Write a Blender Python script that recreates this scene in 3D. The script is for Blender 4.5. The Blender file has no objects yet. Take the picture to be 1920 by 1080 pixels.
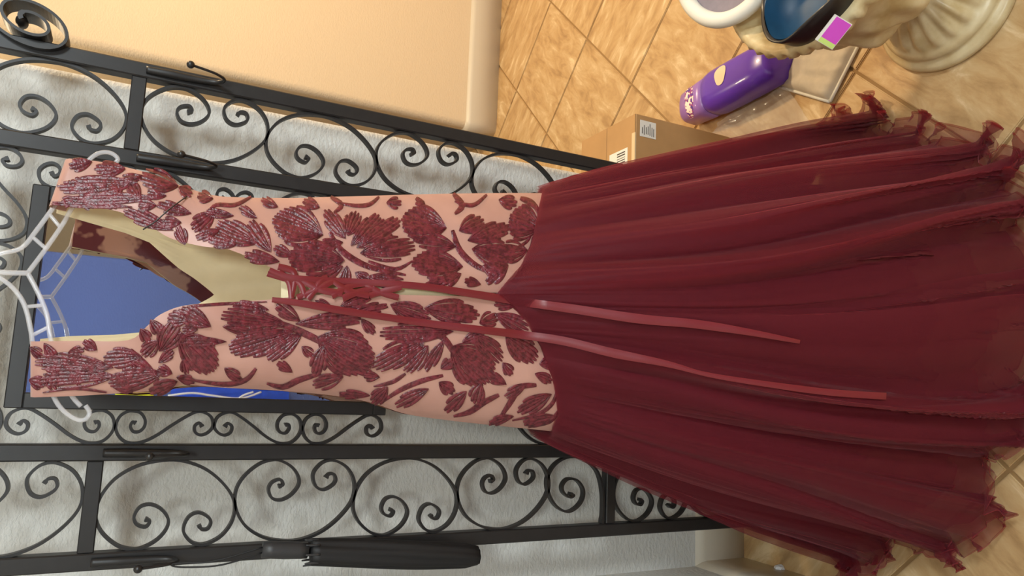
import bpy, bmesh, math, random
import numpy as np
from mathutils import Vector, Matrix

# ------------------------------------------------------------------ camera
FPX = 1375.0                      # focal length in pixels of the 1920x1080 frame
CAM = np.array([0.0, 0.0, 1.40])
W = np.array([[0.9896, 0.0380, 0.1389],
              [-0.1062, -0.4591, 0.8820],
              [0.0973, -0.8876, -0.4503]])   # world axes of the phone: right, down, forward
_q, _r = np.linalg.qr(W)
W = _q * np.sign(np.diag(_r))
sc = bpy.context.scene
col = sc.collection
cd = bpy.data.cameras.new('camera')
cam = bpy.data.objects.new('camera', cd)
col.objects.link(cam)
cd.sensor_width = 36.0
cd.sensor_fit = 'HORIZONTAL'
cd.lens = 36.0 * FPX / 1920.0
cd.clip_start = 0.02
M = Matrix.Identity(4)
for i in range(3):                # the phone was held sideways: image x runs downwards
    M[i][0], M[i][1], M[i][2], M[i][3] = W[i, 1], W[i, 0], -W[i, 2], CAM[i]
cam.matrix_world = M
sc.camera = cam

# ------------------------------------------------------------------ light
world = bpy.data.worlds.new('world')
sc.world = world
world.use_nodes = True
world.node_tree.nodes['Background'].inputs[0].default_value = (1, .95, .88, 1)
world.node_tree.nodes['Background'].inputs[1].default_value = 0.03


def lamp(name, loc, size, energy, color, target=None):
    l = bpy.data.lights.new(name, 'AREA')
    l.shape = 'DISK'
    l.size = size
    l.energy = energy
    l.color = color
    o = bpy.data.objects.new(name, l)
    col.objects.link(o)
    o.location = loc
    if target is not None:
        d = Vector(target) - Vector(loc)
        o.rotation_euler = d.to_track_quat('-Z', 'Y').to_euler()
    return o


lamp('room_ceiling_light', (1.40, -0.95, 2.52), 0.55, 29, (0.86, 0.96, 1.0), (.2, 1.2, .9))
lamp('room_fill_light', (.12, -1.25, 2.45), 0.40, 17, (0.90, 0.98, 0.96), (.1, 1.2, 1.0))  # added unseen fill, lifts the gown's lining and softens the shadows
lamp('hall_ceiling_light', (1.95, 1.68, 2.50), 0.22, 34, (1.0, 0.75, 0.45))
lamp('hall_fill_light', (.62, 3.1, 2.55), 0.25, 9, (1.0, 0.78, 0.5))  # added unseen fill, brightens the far wall's return face and end wall

sc.view_settings.view_transform = 'Standard'
sc.view_settings.look = 'None'
sc.view_settings.exposure = 0.55
sc.view_settings.gamma = 1.0
sc.view_settings.use_curve_mapping = False

# ------------------------------------------------------------------ helpers
rnd = random.Random(7)


def ray(px, py):
    d = np.array([(540.0 - py) / FPX, (px - 960.0) / FPX, 1.0])
    return W @ d


def on(px, py, axis, val):
    d = ray(px, py)
    t = (val - CAM[axis]) / d[axis]
    return CAM + t * d


def aty(px, py, y):
    return on(px, py, 1, y)


def s2l(c):
    c = c / 255.0
    return c / 12.92 if c <= 0.04045 else ((c + 0.055) / 1.055) ** 2.4


def rgb(r, g, b):
    return (s2l(r), s2l(g), s2l(b), 1.0)


def tag(o, label=None, cat=None, group=None, kind=None):
    if label: o['label'] = label
    if cat: o['category'] = cat
    if group: o['group'] = group
    if kind: o['kind'] = kind
    return o


def empty(name, loc, label, cat, group=None):
    o = bpy.data.objects.new(name, None)
    col.objects.link(o)
    o.location = loc
    o.empty_display_size = 0.05
    bpy.context.view_layer.update()
    return tag(o, label, cat, group)


def link(name, me, mat, parent=None, smooth=False):
    """links a mesh given in world coordinates, optionally under a parent"""
    o = bpy.data.objects.new(name, me)
    col.objects.link(o)
    if mat is not None:
        if isinstance(mat, (list, tuple)):
            for m in mat: me.materials.append(m)
        else:
            me.materials.append(mat)
    if smooth:
        me.polygons.foreach_set('use_smooth', [True] * len(me.polygons))
    if parent is not None:
        p, loc = parent, Vector((0, 0, 0))
        while p is not None:
            loc += p.location
            p = p.parent
        me.transform(Matrix.Translation(-loc))
        o.parent = parent
    return o


def mesh(name, v, f, mat, parent=None, smooth=False):
    me = bpy.data.meshes.new(name)
    me.from_pydata([tuple(map(float, p)) for p in v], [], f)
    me.update()
    return link(name, me, mat, parent, smooth)


def grid(name, P, mat, parent=None, smooth=True, closed=False):
    """P: array rows x cols x 3"""
    R, C = P.shape[:2]
    cc = C if closed else C - 1
    ii, jj = np.meshgrid(np.arange(R - 1), np.arange(cc), indexing='ij')
    kk = (jj + 1) % C
    Q = np.stack([ii * C + jj, ii * C + kk, (ii + 1) * C + kk, (ii + 1) * C + jj], -1).reshape(-1, 4).astype(np.int32)
    me = bpy.data.meshes.new(name)
    me.vertices.add(R * C)
    me.vertices.foreach_set('co', np.ascontiguousarray(P.reshape(-1), dtype=np.float32))
    me.loops.add(Q.size)
    me.loops.foreach_set('vertex_index', Q.ravel())
    me.polygons.add(len(Q))
    me.polygons.foreach_set('loop_start', np.arange(0, Q.size, 4, dtype=np.int32))
    me.update(calc_edges=True)
    me.validate()
    return link(name, me, mat, parent, smooth)


def box(name, lo, hi, mat, parent=None, bevel=0.0, seg=2):
    bm = bmesh.new()
    bmesh.ops.create_cube(bm, size=1.0)
    lo, hi = Vector(lo), Vector(hi)
    for v in bm.verts:
        v.co = Vector([(lo[i] + hi[i]) / 2 + v.co[i] * (hi[i] - lo[i]) for i in range(3)])
    if bevel:
        bmesh.ops.bevel(bm, geom=list(bm.edges), offset=bevel, segments=seg, affect='EDGES')
    me = bpy.data.meshes.new(name)
    bm.to_mesh(me)
    bm.free()
    return link(name, me, mat, parent)


def smooth_path(pts, n=6, closed=False):
    """Catmull-Rom through the points"""
    P = np.array(pts, float)
    out = []
    N = len(P)
    rng = N if closed else N - 1
    for i in range(rng):
        if closed:
            p0, p1, p2, p3 = P[(i - 1) % N], P[i], P[(i + 1) % N], P[(i + 2) % N]
        else:
            p0, p1, p2, p3 = P[max(i - 1, 0)], P[i], P[i + 1], P[min(i + 2, N - 1)]
        for k in range(n):
            t = k / n
            out.append(0.5 * ((2 * p1) + (-p0 + p2) * t + (2 * p0 - 5 * p1 + 4 * p2 - p3) * t * t
                              + (-p0 + 3 * p1 - 3 * p2 + p3) * t ** 3))
    if not closed: out.append(P[-1])
    return np.array(out)


def tube_mesh(name, pts, rad, mat, parent=None, sides=8, n=5, cap=True, smooth=True):
    P = smooth_path(pts, n)
    N = len(P)
    rad = np.interp(np.linspace(0, 1, N), np.linspace(0, 1, len(np.atleast_1d(rad))), np.atleast_1d(rad))
    T = np.gradient(P, axis=0)
    T /= np.linalg.norm(T, axis=1)[:, None] + 1e-12
    ref = np.array([0, 0, 1.0]) if abs(T[0][2]) < 0.9 else np.array([1.0, 0, 0])
    nrm = np.cross(T[0], ref); nrm /= np.linalg.norm(nrm)
    V, F = [], []
    for i in range(N):
        nrm = nrm - T[i] * (nrm @ T[i]); nrm /= np.linalg.norm(nrm) + 1e-12
        b = np.cross(T[i], nrm)
        for k in range(sides):
            a = 2 * math.pi * k / sides
            V.append(P[i] + rad[i] * (math.cos(a) * nrm + math.sin(a) * b))
    for i in range(N - 1):
        for k in range(sides):
            k2 = (k + 1) % sides
            F.append((i * sides + k, i * sides + k2, (i + 1) * sides + k2, (i + 1) * sides + k))
    if cap:
        F.append(tuple(range(sides))[::-1])
        F.append(tuple((N - 1) * sides + k for k in range(sides)))
    return mesh(name, V, F, mat, parent, smooth)


def lathe(name, prof, cx, cy, mat, parent=None, seg=64, mod=None, smooth=True):
    """prof: list of (r, z); mod(r, z, a) -> r"""
    P = np.zeros((len(prof), seg, 3))
    for i, (r, z) in enumerate(prof):
        for j in range(seg):
            a = 2 * math.pi * j / seg
            rr = mod(r, z, a) if mod else r
            P[i, j] = (cx + rr * math.cos(a), cy + rr * math.sin(a), z)
    return grid(name, P, mat, parent, smooth, closed=True)


def ball(name, c, r, mat, parent=None, sx=1, sy=1, sz=1):
    bm = bmesh.new()
    bmesh.ops.create_uvsphere(bm, u_segments=14, v_segments=9, radius=r)
    for v in bm.verts:
        v.co = Vector((c[0] + v.co.x * sx, c[1] + v.co.y * sy, c[2] + v.co.z * sz))
    me = bpy.data.meshes.new(name)
    bm.to_mesh(me); bm.free()
    return link(name, me, mat, parent, True)


# ------------------------------------------------------------------ materials
def new_mat(name):
    m = bpy.data.materials.new(name)
    m.use_nodes = True
    nt = m.node_tree
    return m, nt, nt.nodes['Principled BSDF']


def noise(nt, scale, detail=4, rough=.55, coord='Object', mapscale=None, rot=None):
    tc = nt.nodes.new('ShaderNodeTexCoord')
    n = nt.nodes.new('ShaderNodeTexNoise')
    n.inputs['Scale'].default_value = scale
    n.inputs['Detail'].default_value = detail
    n.inputs['Roughness'].default_value = rough
    if mapscale or rot:
        mp = nt.nodes.new('ShaderNodeMapping')
        if mapscale: mp.inputs['Scale'].default_value = mapscale
        if rot: mp.inputs['Rotation'].default_value = rot
        nt.links.new(tc.outputs[coord], mp.inputs[0])
        nt.links.new(mp.outputs[0], n.inputs['Vector'])
    else:
        nt.links.new(tc.outputs[coord], n.inputs['Vector'])
    return n


def ramp(nt, src, stops):
    r = nt.nodes.new('ShaderNodeValToRGB')
    e = r.color_ramp.elements
    while len(e) < len(stops): e.new(0.5)
    for k, (p, c) in enumerate(stops):
        e[k].position = p
        e[k].color = c
    nt.links.new(src, r.inputs[0])
    return r


def bump(nt, bsdf, src, strength, dist=0.002):
    b = nt.nodes.new('ShaderNodeBump')
    b.inputs['Strength'].default_value = strength
    b.inputs['Distance'].default_value = dist
    nt.links.new(src, b.inputs['Height'])
    nt.links.new(b.outputs[0], bsdf.inputs['Normal'])
    return b


def plain(name, c, rough=.5, metal=0.0, spec=.5, coat=0.0, var=0.0, vs=20):
    m, nt, b = new_mat(name)
    b.inputs['Base Color'].default_value = c
    b.inputs['Roughness'].default_value = rough
    b.inputs['Metallic'].default_value = metal
    b.inputs['Specular IOR Level'].default_value = spec
    b.inputs['Coat Weight'].default_value = coat
    if var:
        n = noise(nt, vs)
        lo = tuple(x * (1 - var) for x in c[:3]) + (1,)
        hi = tuple(min(1, x * (1 + var)) for x in c[:3]) + (1,)
        r = ramp(nt, n.outputs['Fac'], [(.3, lo), (.7, hi)])
        nt.links.new(r.outputs[0], b.inputs['Base Color'])
    return m


def wall_mat(name, c, strength=.5):
    m, nt, b = new_mat(name)
    b.inputs['Base Color'].default_value = c
    b.inputs['Roughness'].default_value = .62
    b.inputs['Specular IOR Level'].default_value = .25
    n = noise(nt, 1.0, 3, .5, mapscale=(85, 85, 170), rot=(0, .6, 0))
    r = ramp(nt, n.outputs['Fac'], [(.40, (0, 0, 0, 1)), (.62, (1, 1, 1, 1))])
    bump(nt, b, r.outputs[0], strength, .0035)
    return m


M_wall = wall_mat('textured_white_plaster', rgb(214, 213, 208), .33)
M_hall = wall_mat('textured_cream_plaster', rgb(226, 208, 180), .16)
M_blue = wall_mat('blue_plaster', rgb(92, 112, 178), .15)
M_greige = wall_mat('greige_plaster', rgb(226, 224, 214), .15)
M_ceil = plain('white_ceiling', rgb(225, 222, 214), .8)
M_trim = plain('white_trim_paint', rgb(212, 203, 186), .4)
M_iron = plain('black_wrought_iron', rgb(36, 35, 36), .42, 0.0, .45, 0, .12, 60)
M_balltip = plain('dark_ball_tip', rgb(34, 32, 32), .35)
M_card = plain('cardboard', rgb(178, 138, 90), .75, var=.06, vs=14)
M_paper = plain('label_paper', rgb(225, 223, 215), .5)
M_ink = plain('label_ink', rgb(70, 66, 66), .6)
M_tape = plain('clear_packing_tape', rgb(215, 190, 150), .12, 0, .6)
M_cream = plain('cream_lining', rgb(238, 222, 180), .55, var=.04, vs=30)
M_ribbon = plain('burgundy_satin_ribbon', rgb(116, 32, 40), .4, 0, .5)
M_black = plain('black_nylon', rgb(24, 24, 26), .6)
M_grey = plain('dark_grey_plastic', rgb(52, 52, 54), .45)
M_purple = plain('purple_plastic', rgb(96, 52, 190), .28, 0, .5, .3)
M_lilac = plain('lilac_cap_plastic', rgb(150, 110, 185), .3, 0, .5, .2)
M_oval = plain('pale_oval', rgb(236, 216, 186), .4)
M_yellow = plain('bright_yellow_cloth', rgb(225, 235, 40), .6)
M_royal = plain('royal_blue_cloth', rgb(28, 76, 205), .6, var=.15, vs=25)
M_white = plain('white_cord', rgb(232, 232, 235), .5)
M_stick = plain('pale_wood', rgb(216, 172, 104), .6)
M_grout = plain('grout', rgb(150, 118, 76), .85)

# mirror
M_mirror, _nt, _b = new_mat('mirror_silver')
_b.inputs['Base Color'].default_value = (.82, .84, .84, 1)
_b.inputs['Metallic'].default_value = 1
_b.inputs['Roughness'].default_value = 0.015

# floor tile: sandy stone with pale veins, each tile shifted by its own random number
M_tile, nt, b = new_mat('sandstone_look_tile')
tc = nt.nodes.new('ShaderNodeTexCoord')
oi = nt.nodes.new('ShaderNodeObjectInfo')
vm = nt.nodes.new('ShaderNodeVectorMath'); vm.operation = 'MULTIPLY_ADD'
cx = nt.nodes.new('ShaderNodeCombineXYZ')
for k in range(3): nt.links.new(oi.outputs['Random'], cx.inputs[k])
vm.inputs[1].default_value = (37, 53, 71)
nt.links.new(cx.outputs[0], vm.inputs[0])
nt.links.new(tc.outputs['Object'], vm.inputs[2])
mp = nt.nodes.new('ShaderNodeMapping')
mp.inputs['Scale'].default_value = (1, 2.6, 1)
mp.inputs['Rotation'].default_value = (0, 0, .5)
nt.links.new(vm.outputs[0], mp.inputs[0])
n1 = nt.nodes.new('ShaderNodeTexNoise')
n1.inputs['Scale'].default_value = 9
n1.inputs['Detail'].default_value = 7
n1.inputs['Roughness'].default_value = .62
n1.inputs['Distortion'].default_value = .5
nt.links.new(mp.outputs[0], n1.inputs['Vector'])
r1 = ramp(nt, n1.outputs['Fac'], [(.30, rgb(164, 130, 88)), (.47, rgb(190, 156, 110)), (.58, rgb(200, 170, 126)), (.70, rgb(224, 200, 160))])
nt.links.new(r1.outputs[0], b.inputs['Base Color'])
b.inputs['Roughness'].default_value = .38
b.inputs['Specular IOR Level'].default_value = .4
bump(nt, b, n1.outputs['Fac'], .35, .004)

# nude satin under the embroidery
M_nude, nt, b = new_mat('nude_pink_satin')
n = noise(nt, 9, 3)
r = ramp(nt, n.outputs['Fac'], [(.3, rgb(176, 130, 118)), (.7, rgb(196, 150, 136))])
nt.links.new(r.outputs[0], b.inputs['Base Color'])
b.inputs['Roughness'].default_value = .42
b.inputs['Sheen Weight'].default_value = .15

# sequinned embroidery thread
M_emb, nt, b = new_mat('burgundy_sequin_embroidery')
n = noise(nt, 150, 2)
r = ramp(nt, n.outputs['Fac'], [(.35, rgb(78, 22, 32)), (.65, rgb(122, 42, 54))])
nt.links.new(r.outputs[0], b.inputs['Base Color'])
b.inputs['Roughness'].default_value = .33
b.inputs['Specular IOR Level'].default_value = .6
bump(nt, b, n.outputs['Fac'], .6, .003)

# front of the gown, only seen in the mirror
M_front, nt, b = new_mat('embroidered_front_fabric')
n = noise(nt, 15, 3, .5)
r = ramp(nt, n.outputs['Fac'], [(.50, rgb(104, 34, 44)), (.535, rgb(190, 140, 122))])
nt.links.new(r.outputs[0], b.inputs['Base Color'])
b.inputs['Roughness'].default_value = .45


def tulle(name, c, alpha, trans=.45):
    m, nt, b = new_mat(name)
    b.inputs['Base Color'].default_value = c
    b.inputs['Roughness'].default_value = .55
    b.inputs['Specular IOR Level'].default_value = .25
    b.inputs['Sheen Weight'].default_value = .35
    b.inputs['Sheen Tint'].default_value = (.9, .45, .5, 1)
    tr = nt.nodes.new('ShaderNodeBsdfTranslucent')
    tr.inputs[0].default_value = rgb(205, 40, 50)
    tp = nt.nodes.new('ShaderNodeBsdfTransparent')
    m1 = nt.nodes.new('ShaderNodeMixShader')
    m1.inputs[0].default_value = trans
    nt.links.new(b.outputs[0], m1.inputs[1])
    nt.links.new(tr.outputs[0], m1.inputs[2])
    m2 = nt.nodes.new('ShaderNodeMixShader')
    at = nt.nodes.new('ShaderNodeAttribute')          # how tightly the cloth is gathered here
    at.attribute_name = 'gather'
    mr = nt.nodes.new('ShaderNodeMapRange')
    mr.inputs[3].default_value = alpha - .18
    mr.inputs[4].default_value = alpha + .22
    nt.links.new(at.outputs['Fac'], mr.inputs[0])
    nt.links.new(mr.outputs[0], m2.inputs[0])
    nt.links.new(tp.outputs[0], m2.inputs[1])
    nt.links.new(m1.outputs[0], m2.inputs[2])
    nt.links.new(m2.outputs[0], nt.nodes['Material Output'].inputs[0])
    return m


M_tulle = tulle('burgundy_tulle', rgb(113, 33, 47), .42, .30)
M_tulle_edge = tulle('burgundy_tulle_hem', rgb(118, 26, 38), .6)
M_under = plain('burgundy_underskirt_satin', rgb(80, 18, 27), .55, 0, .3)


def clear(name, c, alpha, rough=.08):
    m, nt, b = new_mat(name)
    b.inputs['Base Color'].default_value = c
    b.inputs['Roughness'].default_value = rough
    b.inputs['Alpha'].default_value = alpha
    b.inputs['Specular IOR Level'].default_value = .9
    b.inputs['Coat Weight'].default_value = .6
    return m


M_clear = clear('clear_plastic', rgb(242, 242, 248), .32)
M_film = clear('clear_plastic_film', rgb(230, 232, 235), .22, .15)

# ------------------------------------------------------------------ setting
YW = 1.43      # wall behind the rack
XE = 0.522     # where that wall ends
XL = -0.402    # left wall
YF = 2.98      # far wall of the hall
XF = 1.19      # left corner of the far wall
YB = -1.62     # wall behind the photographer
ZC = 2.7


def extrude_poly(name, pts, z0, z1, mat, parent=None):
    n = len(pts)
    V = [(x, y, z0) for x, y in pts] + [(x, y, z1) for x, y in pts]
    F = [(i, (i + 1) % n, n + (i + 1) % n, n + i) for i in range(n)]
    F += [tuple(range(n))[::-1], tuple(range(n, 2 * n))]
    o = mesh(name, V, F, mat, parent)
    bm = bmesh.new(); bm.from_mesh(o.data)
    bmesh.ops.recalc_face_normals(bm, faces=bm.faces)
    bm.to_mesh(o.data); bm.free()
    return o


def rcorner(cx, cy, r, a0, a1, n=8):
    return [(cx + r * math.cos(math.radians(a0 + (a1 - a0) * i / n)),
             cy + r * math.sin(math.radians(a0 + (a1 - a0) * i / n))) for i in range(n + 1)]


R = .02
o = extrude_poly('wall_back', [(XL, YW)] + rcorner(XE - R, YW + R, R, -90, 0) + rcorner(XE - R, YW + .13 - R, R, 0, 90) + [(XL, YW + .13)], -.01, ZC, M_wall)
tag(o, kind='structure')
o = box('wall_left', (XL - .1, YB, -.01), (XL, YW + .13, ZC), M_wall); tag(o, kind='structure')
R2 = .03
o = extrude_poly('wall_far', rcorner(XF + R2, YF + R2, R2, 180, 270) + [(3.1, YF), (3.1, 4.4), (XF, 4.4)], -.01, ZC, M_hall)
tag(o, kind='structure')
o = box('wall_end', (XL, 4.4, -.01), (3.1, 4.5, ZC), M_hall); tag(o, kind='structure')
o = box('wall_right', (3.0, -2.8, -.01), (3.1, 4.4, ZC), M_hall); tag(o, kind='structure')
XB = .183 * (1 + (1.295 - YB) / 1.295)
o = extrude_poly('wall_front', [(XL - .1, YB)] + [(XL - .1, YB - .12), (XB, YB - .12)] + rcorner(XB - .012, YB - .012, .012, 0, 90, 5), -.01, ZC, M_blue)
tag(o, kind='structure')
o = box('wall_rear', (XL - .1, -2.9, -.01), (3.1, -2.8, ZC), M_greige); tag(o, kind='structure')
o = box('ceiling', (XL - .1, -2.9, ZC), (3.1, 4.5, ZC + .1), M_ceil); tag(o, kind='structure')


def baseboard(name, pts, h, t, mat=M_trim):
    """profile swept along a wall line; outward is to the left of travel"""
    prof = [(0, 0), (t, 0), (t, h - .022), (t * .8, h - .012), (t * .35, h - .004), (0, h)]
    P = [Vector((x, y, 0)) for x, y in pts]
    rows = []
    for i, p in enumerate(P):
        d0 = (P[i] - P[i - 1]).normalized() if i else (P[1] - P[0]).normalized()
        d1 = (P[i + 1] - P[i]).normalized() if i < len(P) - 1 else d0
        d = (d0 + d1).normalized()
        nn = Vector((-d.y, d.x, 0))
        k = 1 / max(.3, nn.dot(Vector((-d0.y, d0.x, 0))))
        rows.append([(p.x + nn.x * q * k, p.y + nn.y * q * k, z) for q, z in prof])
    return tag(grid(name, np.array(rows), mat, smooth=False), kind='structure')


baseboard('baseboard_back', rcorner(XE - R, YW + R, R, 0, -90) + [(XL, YW)], .145, .014)
baseboard('baseboard_left', [(XL, YW), (XL, YB)][::1], .145, .014)
baseboard('baseboard_far', [(3.0, YF)] + rcorner(XF + R2, YF + R2, R2, 270, 180) + [(XF, 4.4)], .15, .016)
for o in bpy.data.objects:
    if o.name in ('baseboard_back', 'baseboard_far', 'baseboard_left'):
        bm = bmesh.new(); bm.from_mesh(o.data)
        bmesh.ops.recalc_face_normals(bm, faces=bm.faces)
        bm.to_mesh(o.data); bm.free()

# floor: grout bed and tiles laid at 45 degrees
fl = box('floor', (XL - .1, -2.9, -.08), (3.1, 4.5, -.004), M_grout)
tag(fl, kind='structure')
TS = 0.4035
bm = bmesh.new()
bmesh.ops.create_cube(bm, size=1.0)
g = .0035
for v in bm.verts:
    v.co = Vector((v.co.x * (TS - 2 * g), v.co.y * (TS - 2 * g), v.co.z * .012 - .006))
bmesh.ops.bevel(bm, geom=[e for e in bm.edges if all(v.co.z > -.001 for v in e.verts)], offset=.0022, segments=2, affect='EDGES')
tme = bpy.data.meshes.new('tile')
bm.to_mesh(tme); bm.free()
tme.materials.append(M_tile)
org = np.array([1.321, 2.204])                    # a tile corner
ea = np.array([-1, -1]) / math.sqrt(2) * TS
eb = np.array([-1, 1]) / math.sqrt(2) * TS
for i in range(-12, 16):
    for j in range(-14, 12):
        c = org + (i + .5) * ea + (j + .5) * eb
        if not (-.45 < c[0] < 2.9 and -.3 < c[1] < 4.2): continue
        if c[0] < XE - .2 and c[1] > YW + .2: continue
        if c[0] > XF + .3 and c[1] > YF + .3: continue
        t = bpy.data.objects.new('tile', tme)
        col.objects.link(t)
        t.parent = fl
        t.location = (c[0], c[1], 0)
        t.rotation_euler = (0, 0, math.radians(45 + 90 * rnd.randrange(4)))

# ------------------------------------------------------------------ coat rack with mirror
YR = 1.30
rack = empty('coat_rack', (.115, YR, 0), 'black wrought iron coat rack with scrollwork panels and a framed mirror', 'coat rack')
PX = [-.275, -.116, .346, .494]
for x in PX:
    box('post', (x - .0125, YR - .0125, .02), (x + .0125, YR + .0125, 1.72), M_iron, rack, .002, 1)
    lathe('foot', [(.001, 0.0), (.018, 0.0), (.018, .012), (.012, .02), (.012, .024), (.001, .024)], x, YR, M_iron, rack, 20)
for z in (1.434, .493, .10):
    for a, c in ((0, 1), (2, 3)):
        box('crossbar', (PX[a] + .0125, YR - .011, z - .011), (PX[c] - .0125, YR + .011, z + .011), M_iron, rack, .0015, 1)
for z in (1.635, .493, .10):
    box('crossbar', (PX[1] + .0125, YR - .011, z - .011), (PX[2] - .0125, YR + .011, z + .011), M_iron, rack, .0015, 1)


def flat_scroll(name, P2, parent, y=YR, thick=.0044, depth=.013, n=5):
    """flat iron bar bent in the X-Z plane, standing on its edge"""
    P = smooth_path(P2, n)
    T = np.gradient(P, axis=0)
    T /= np.linalg.norm(T, axis=1)[:, None]
    Nn = np.stack([-T[:, 1], T[:, 0]], 1)
    K = len(P)
    th = np.full(K, thick / 2)
    th[:3] *= 1.5; th[-3:] *= 1.5
    A, B = P + Nn * th[:, None], P - Nn * th[:, None]
    V = []
    for i in range(K):
        for q in (A[i], B[i]):
            V.append((q[0], y - depth / 2, q[1])); V.append((q[0], y + depth / 2, q[1]))
    F = []
    for i in range(K - 1):
        a, c = i * 4, i * 4 + 4
        F += [(a, c, c + 1, a + 1), (a + 2, a + 3, c + 3, c + 2), (a, a + 2, c + 2, c), (a + 1, c + 1, c + 3, a + 3)]
    F += [(0, 1, 3, 2), (K * 4 - 4, K * 4 - 2, K * 4 - 1, K * 4 - 3)]
    o = mesh(name, V, F, M_iron, parent)
    return o


C_PX = [(272, 972), (281, 976), (273, 987), (257, 982), (252, 967), (263, 948), (283, 943), (303, 953), (315, 973), (310, 993), (293, 1013),
        (267, 1028), (247, 1031), (220, 1023), (193, 998), (182, 967), (190, 930), (217, 893), (257, 868), (300, 857), (340, 857),
        (383, 873), (417, 903), (436, 937), (433, 973), (413, 1004), (383, 1021), (360, 1019), (345, 1003), (343, 987), (353, 967), (370, 959),
        (387, 967), (393, 978), (387, 991), (376, 992), (371, 984)]
C_W = np.array([aty(x, y, YR)[[0, 2]] for x, y in C_PX])
cz1, cz0 = C_W[:, 1].max(), C_W[:, 1].min()
cx0, cx1 = C_W[:, 0].min(), C_W[:, 0].max()
C_N = np.stack([(C_W[:, 0] - cx0) / (cx1 - cx0), (C_W[:, 1] - cz0) / (cz1 - cz0)], 1)   # 0 = curl side


def c_scroll(x0, x1, ztop, h, curl_left, flip=False):
    u = C_N[:, 0] if curl_left else 1 - C_N[:, 0]
    v = C_N[:, 1] if not flip else 1 - C_N[:, 1]
    flat_scroll('scroll', np.stack([x0 + u * (x1 - x0), ztop - h + v * h], 1), rack)


HALF_PX = [(1067, 925), (1074, 928), (1067, 932), (1055, 923), (1053, 910), (1063, 898), (1080, 900), (1092, 917), (1090, 937), (1077, 953),
           (1060, 959), (1040, 947), (1027, 923), (1025, 897), (1037, 873), (1057, 859), (1080, 857), (1103, 867), (1120, 887),
           (1128, 920), (1129, 953), (1127, 985)]
H_W = np.array([aty(x, y, YR)[[0, 2]] for x, y in HALF_PX])
for side in (0, 1):
    xl, xr = (PX[0] + .0135, PX[1] - .0135) if side == 0 else (PX[2] + .0135, PX[3] - .0135)
    for k in range(4):
        outward = (k % 2 == 0)
        c_scroll(xl, xr, 1.4255 - .1965 * k, .1955, outward == (side == 0))
    c_scroll(xl, xr, 1.4255 + .2145, .192, side == 1)
    c_scroll(xl, xr, .481, .195, side == 0)
    c_scroll(xl, xr, .286, .17, side == 1)
    hw = H_W.copy()
    if side == 1:
        hw[:, 0] = xl + xr - (hw[:, 0] - (PX[0] + PX[1]) / 2 + (xl + xr) / 2)
    flat_scroll('scroll', hw, rack)

# bands of S scrolls beside and above the mirror
S_PX = [(34, 795), (42, 787), (51, 794), (47, 807), (33, 813), (18, 807), (10, 793), (18, 774), (37, 764), (55, 764), (75, 775), (100, 793),
        (125, 813), (147, 826), (167, 831), (187, 828), (203, 815), (211, 798), (208, 780), (198, 770), (187, 767), (170, 770), (158, 783), (156, 797),
        (163, 807), (175, 808), (183, 798), (181, 789), (174, 791)]
S_W = np.array([aty(x, y, YR)[[0, 2]] for x, y in S_PX])
S_N = np.stack([(S_W[:, 0] - S_W[:, 0].min()) / np.ptp(S_W[:, 0]), (S_W[:, 1] - S_W[:, 1].min()) / np.ptp(S_W[:, 1])], 1)
MX0, MX1, MZ0, MZ1 = -.052, .281, .988, 1.558
zs = [MZ1 - .004 - .1415 * k for k in range(5)]
for side in (0, 1):
    xa, xb = (PX[1] + .0135, MX0 - .001) if side == 0 else (MX1 + .001, PX[2] - .0135)
    for k in range(4):
        u = S_N[:, 0] if side == 0 else 1 - S_N[:, 0]
        v = S_N[:, 1] if k % 2 == 0 else 1 - S_N[:, 1]
        flat_scroll('scroll', np.stack([xa + u * (xb - xa), zs[k] - .1395 + v * .1395], 1), rack)
for k in range(3):
    x0 = PX[1] + .016 + k * .1455
    u, v = S_N[:, 1], S_N[:, 0]
    if k % 2: u = 1 - u
    flat_scroll('scroll', np.stack([x0 + u * .142, MZ1 + .002 + v * .063], 1), rack)
# panel below the mirror
c_scroll(PX[1] + .0135, PX[1] + .0135 + .2, .735, .2, False)
c_scroll(PX[2] - .0135 - .2, PX[2] - .0135, .735, .2, True)
c_scroll(PX[1] + .0135, PX[1] + .0135 + .2, .48, .36, False)
c_scroll(PX[2] - .0135 - .2, PX[2] - .0135, .48, .36, True)

# mirror
YM = YR - .004
fw = .023
fr = box('mirror_frame', (MX0, YM - .012, MZ1 - fw), (MX1, YM + .01, MZ1), M_iron, rack, .0015, 1)
box('mirror_frame', (MX0, YM - .012, MZ0), (MX1, YM + .01, MZ0 + fw), M_iron, rack, .0015, 1)
box('mirror_frame', (MX0, YM - .012, MZ0 + fw), (MX0 + fw, YM + .01, MZ1 - fw), M_iron, rack, .0015, 1)
box('mirror_frame', (MX1 - fw, YM - .012, MZ0 + fw), (MX1, YM + .01, MZ1 - fw), M_iron, rack, .0015, 1)
mg = box('mirror_glass', (MX0 + fw - .004, YM - .002, MZ0 + fw - .004), (MX1 - fw + .004, YM + .004, MZ1 - fw + .004), M_mirror, rack)
mg['label'] = 'mirror glass reflecting a blue wall'


def coat_hook(x):
    h = tube_mesh('coat_hook', [(x, YR - .014, 1.425), (x, YR - .017, 1.39), (x, YR - .018, 1.345), (x, YR - .024, 1.318), (x, YR - .042, 1.309),
                                (x, YR - .058, 1.322), (x, YR - .066, 1.338), (x, YR - .074, 1.361)],
                  [.0065, .007, .006, .0042, .0026, .0022, .0022, .0022], M_iron, rack, 8)
    ball('ball_tip', (x, YR - .075, 1.363), .0062, M_balltip, h)


for x in PX: coat_hook(x)

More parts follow.
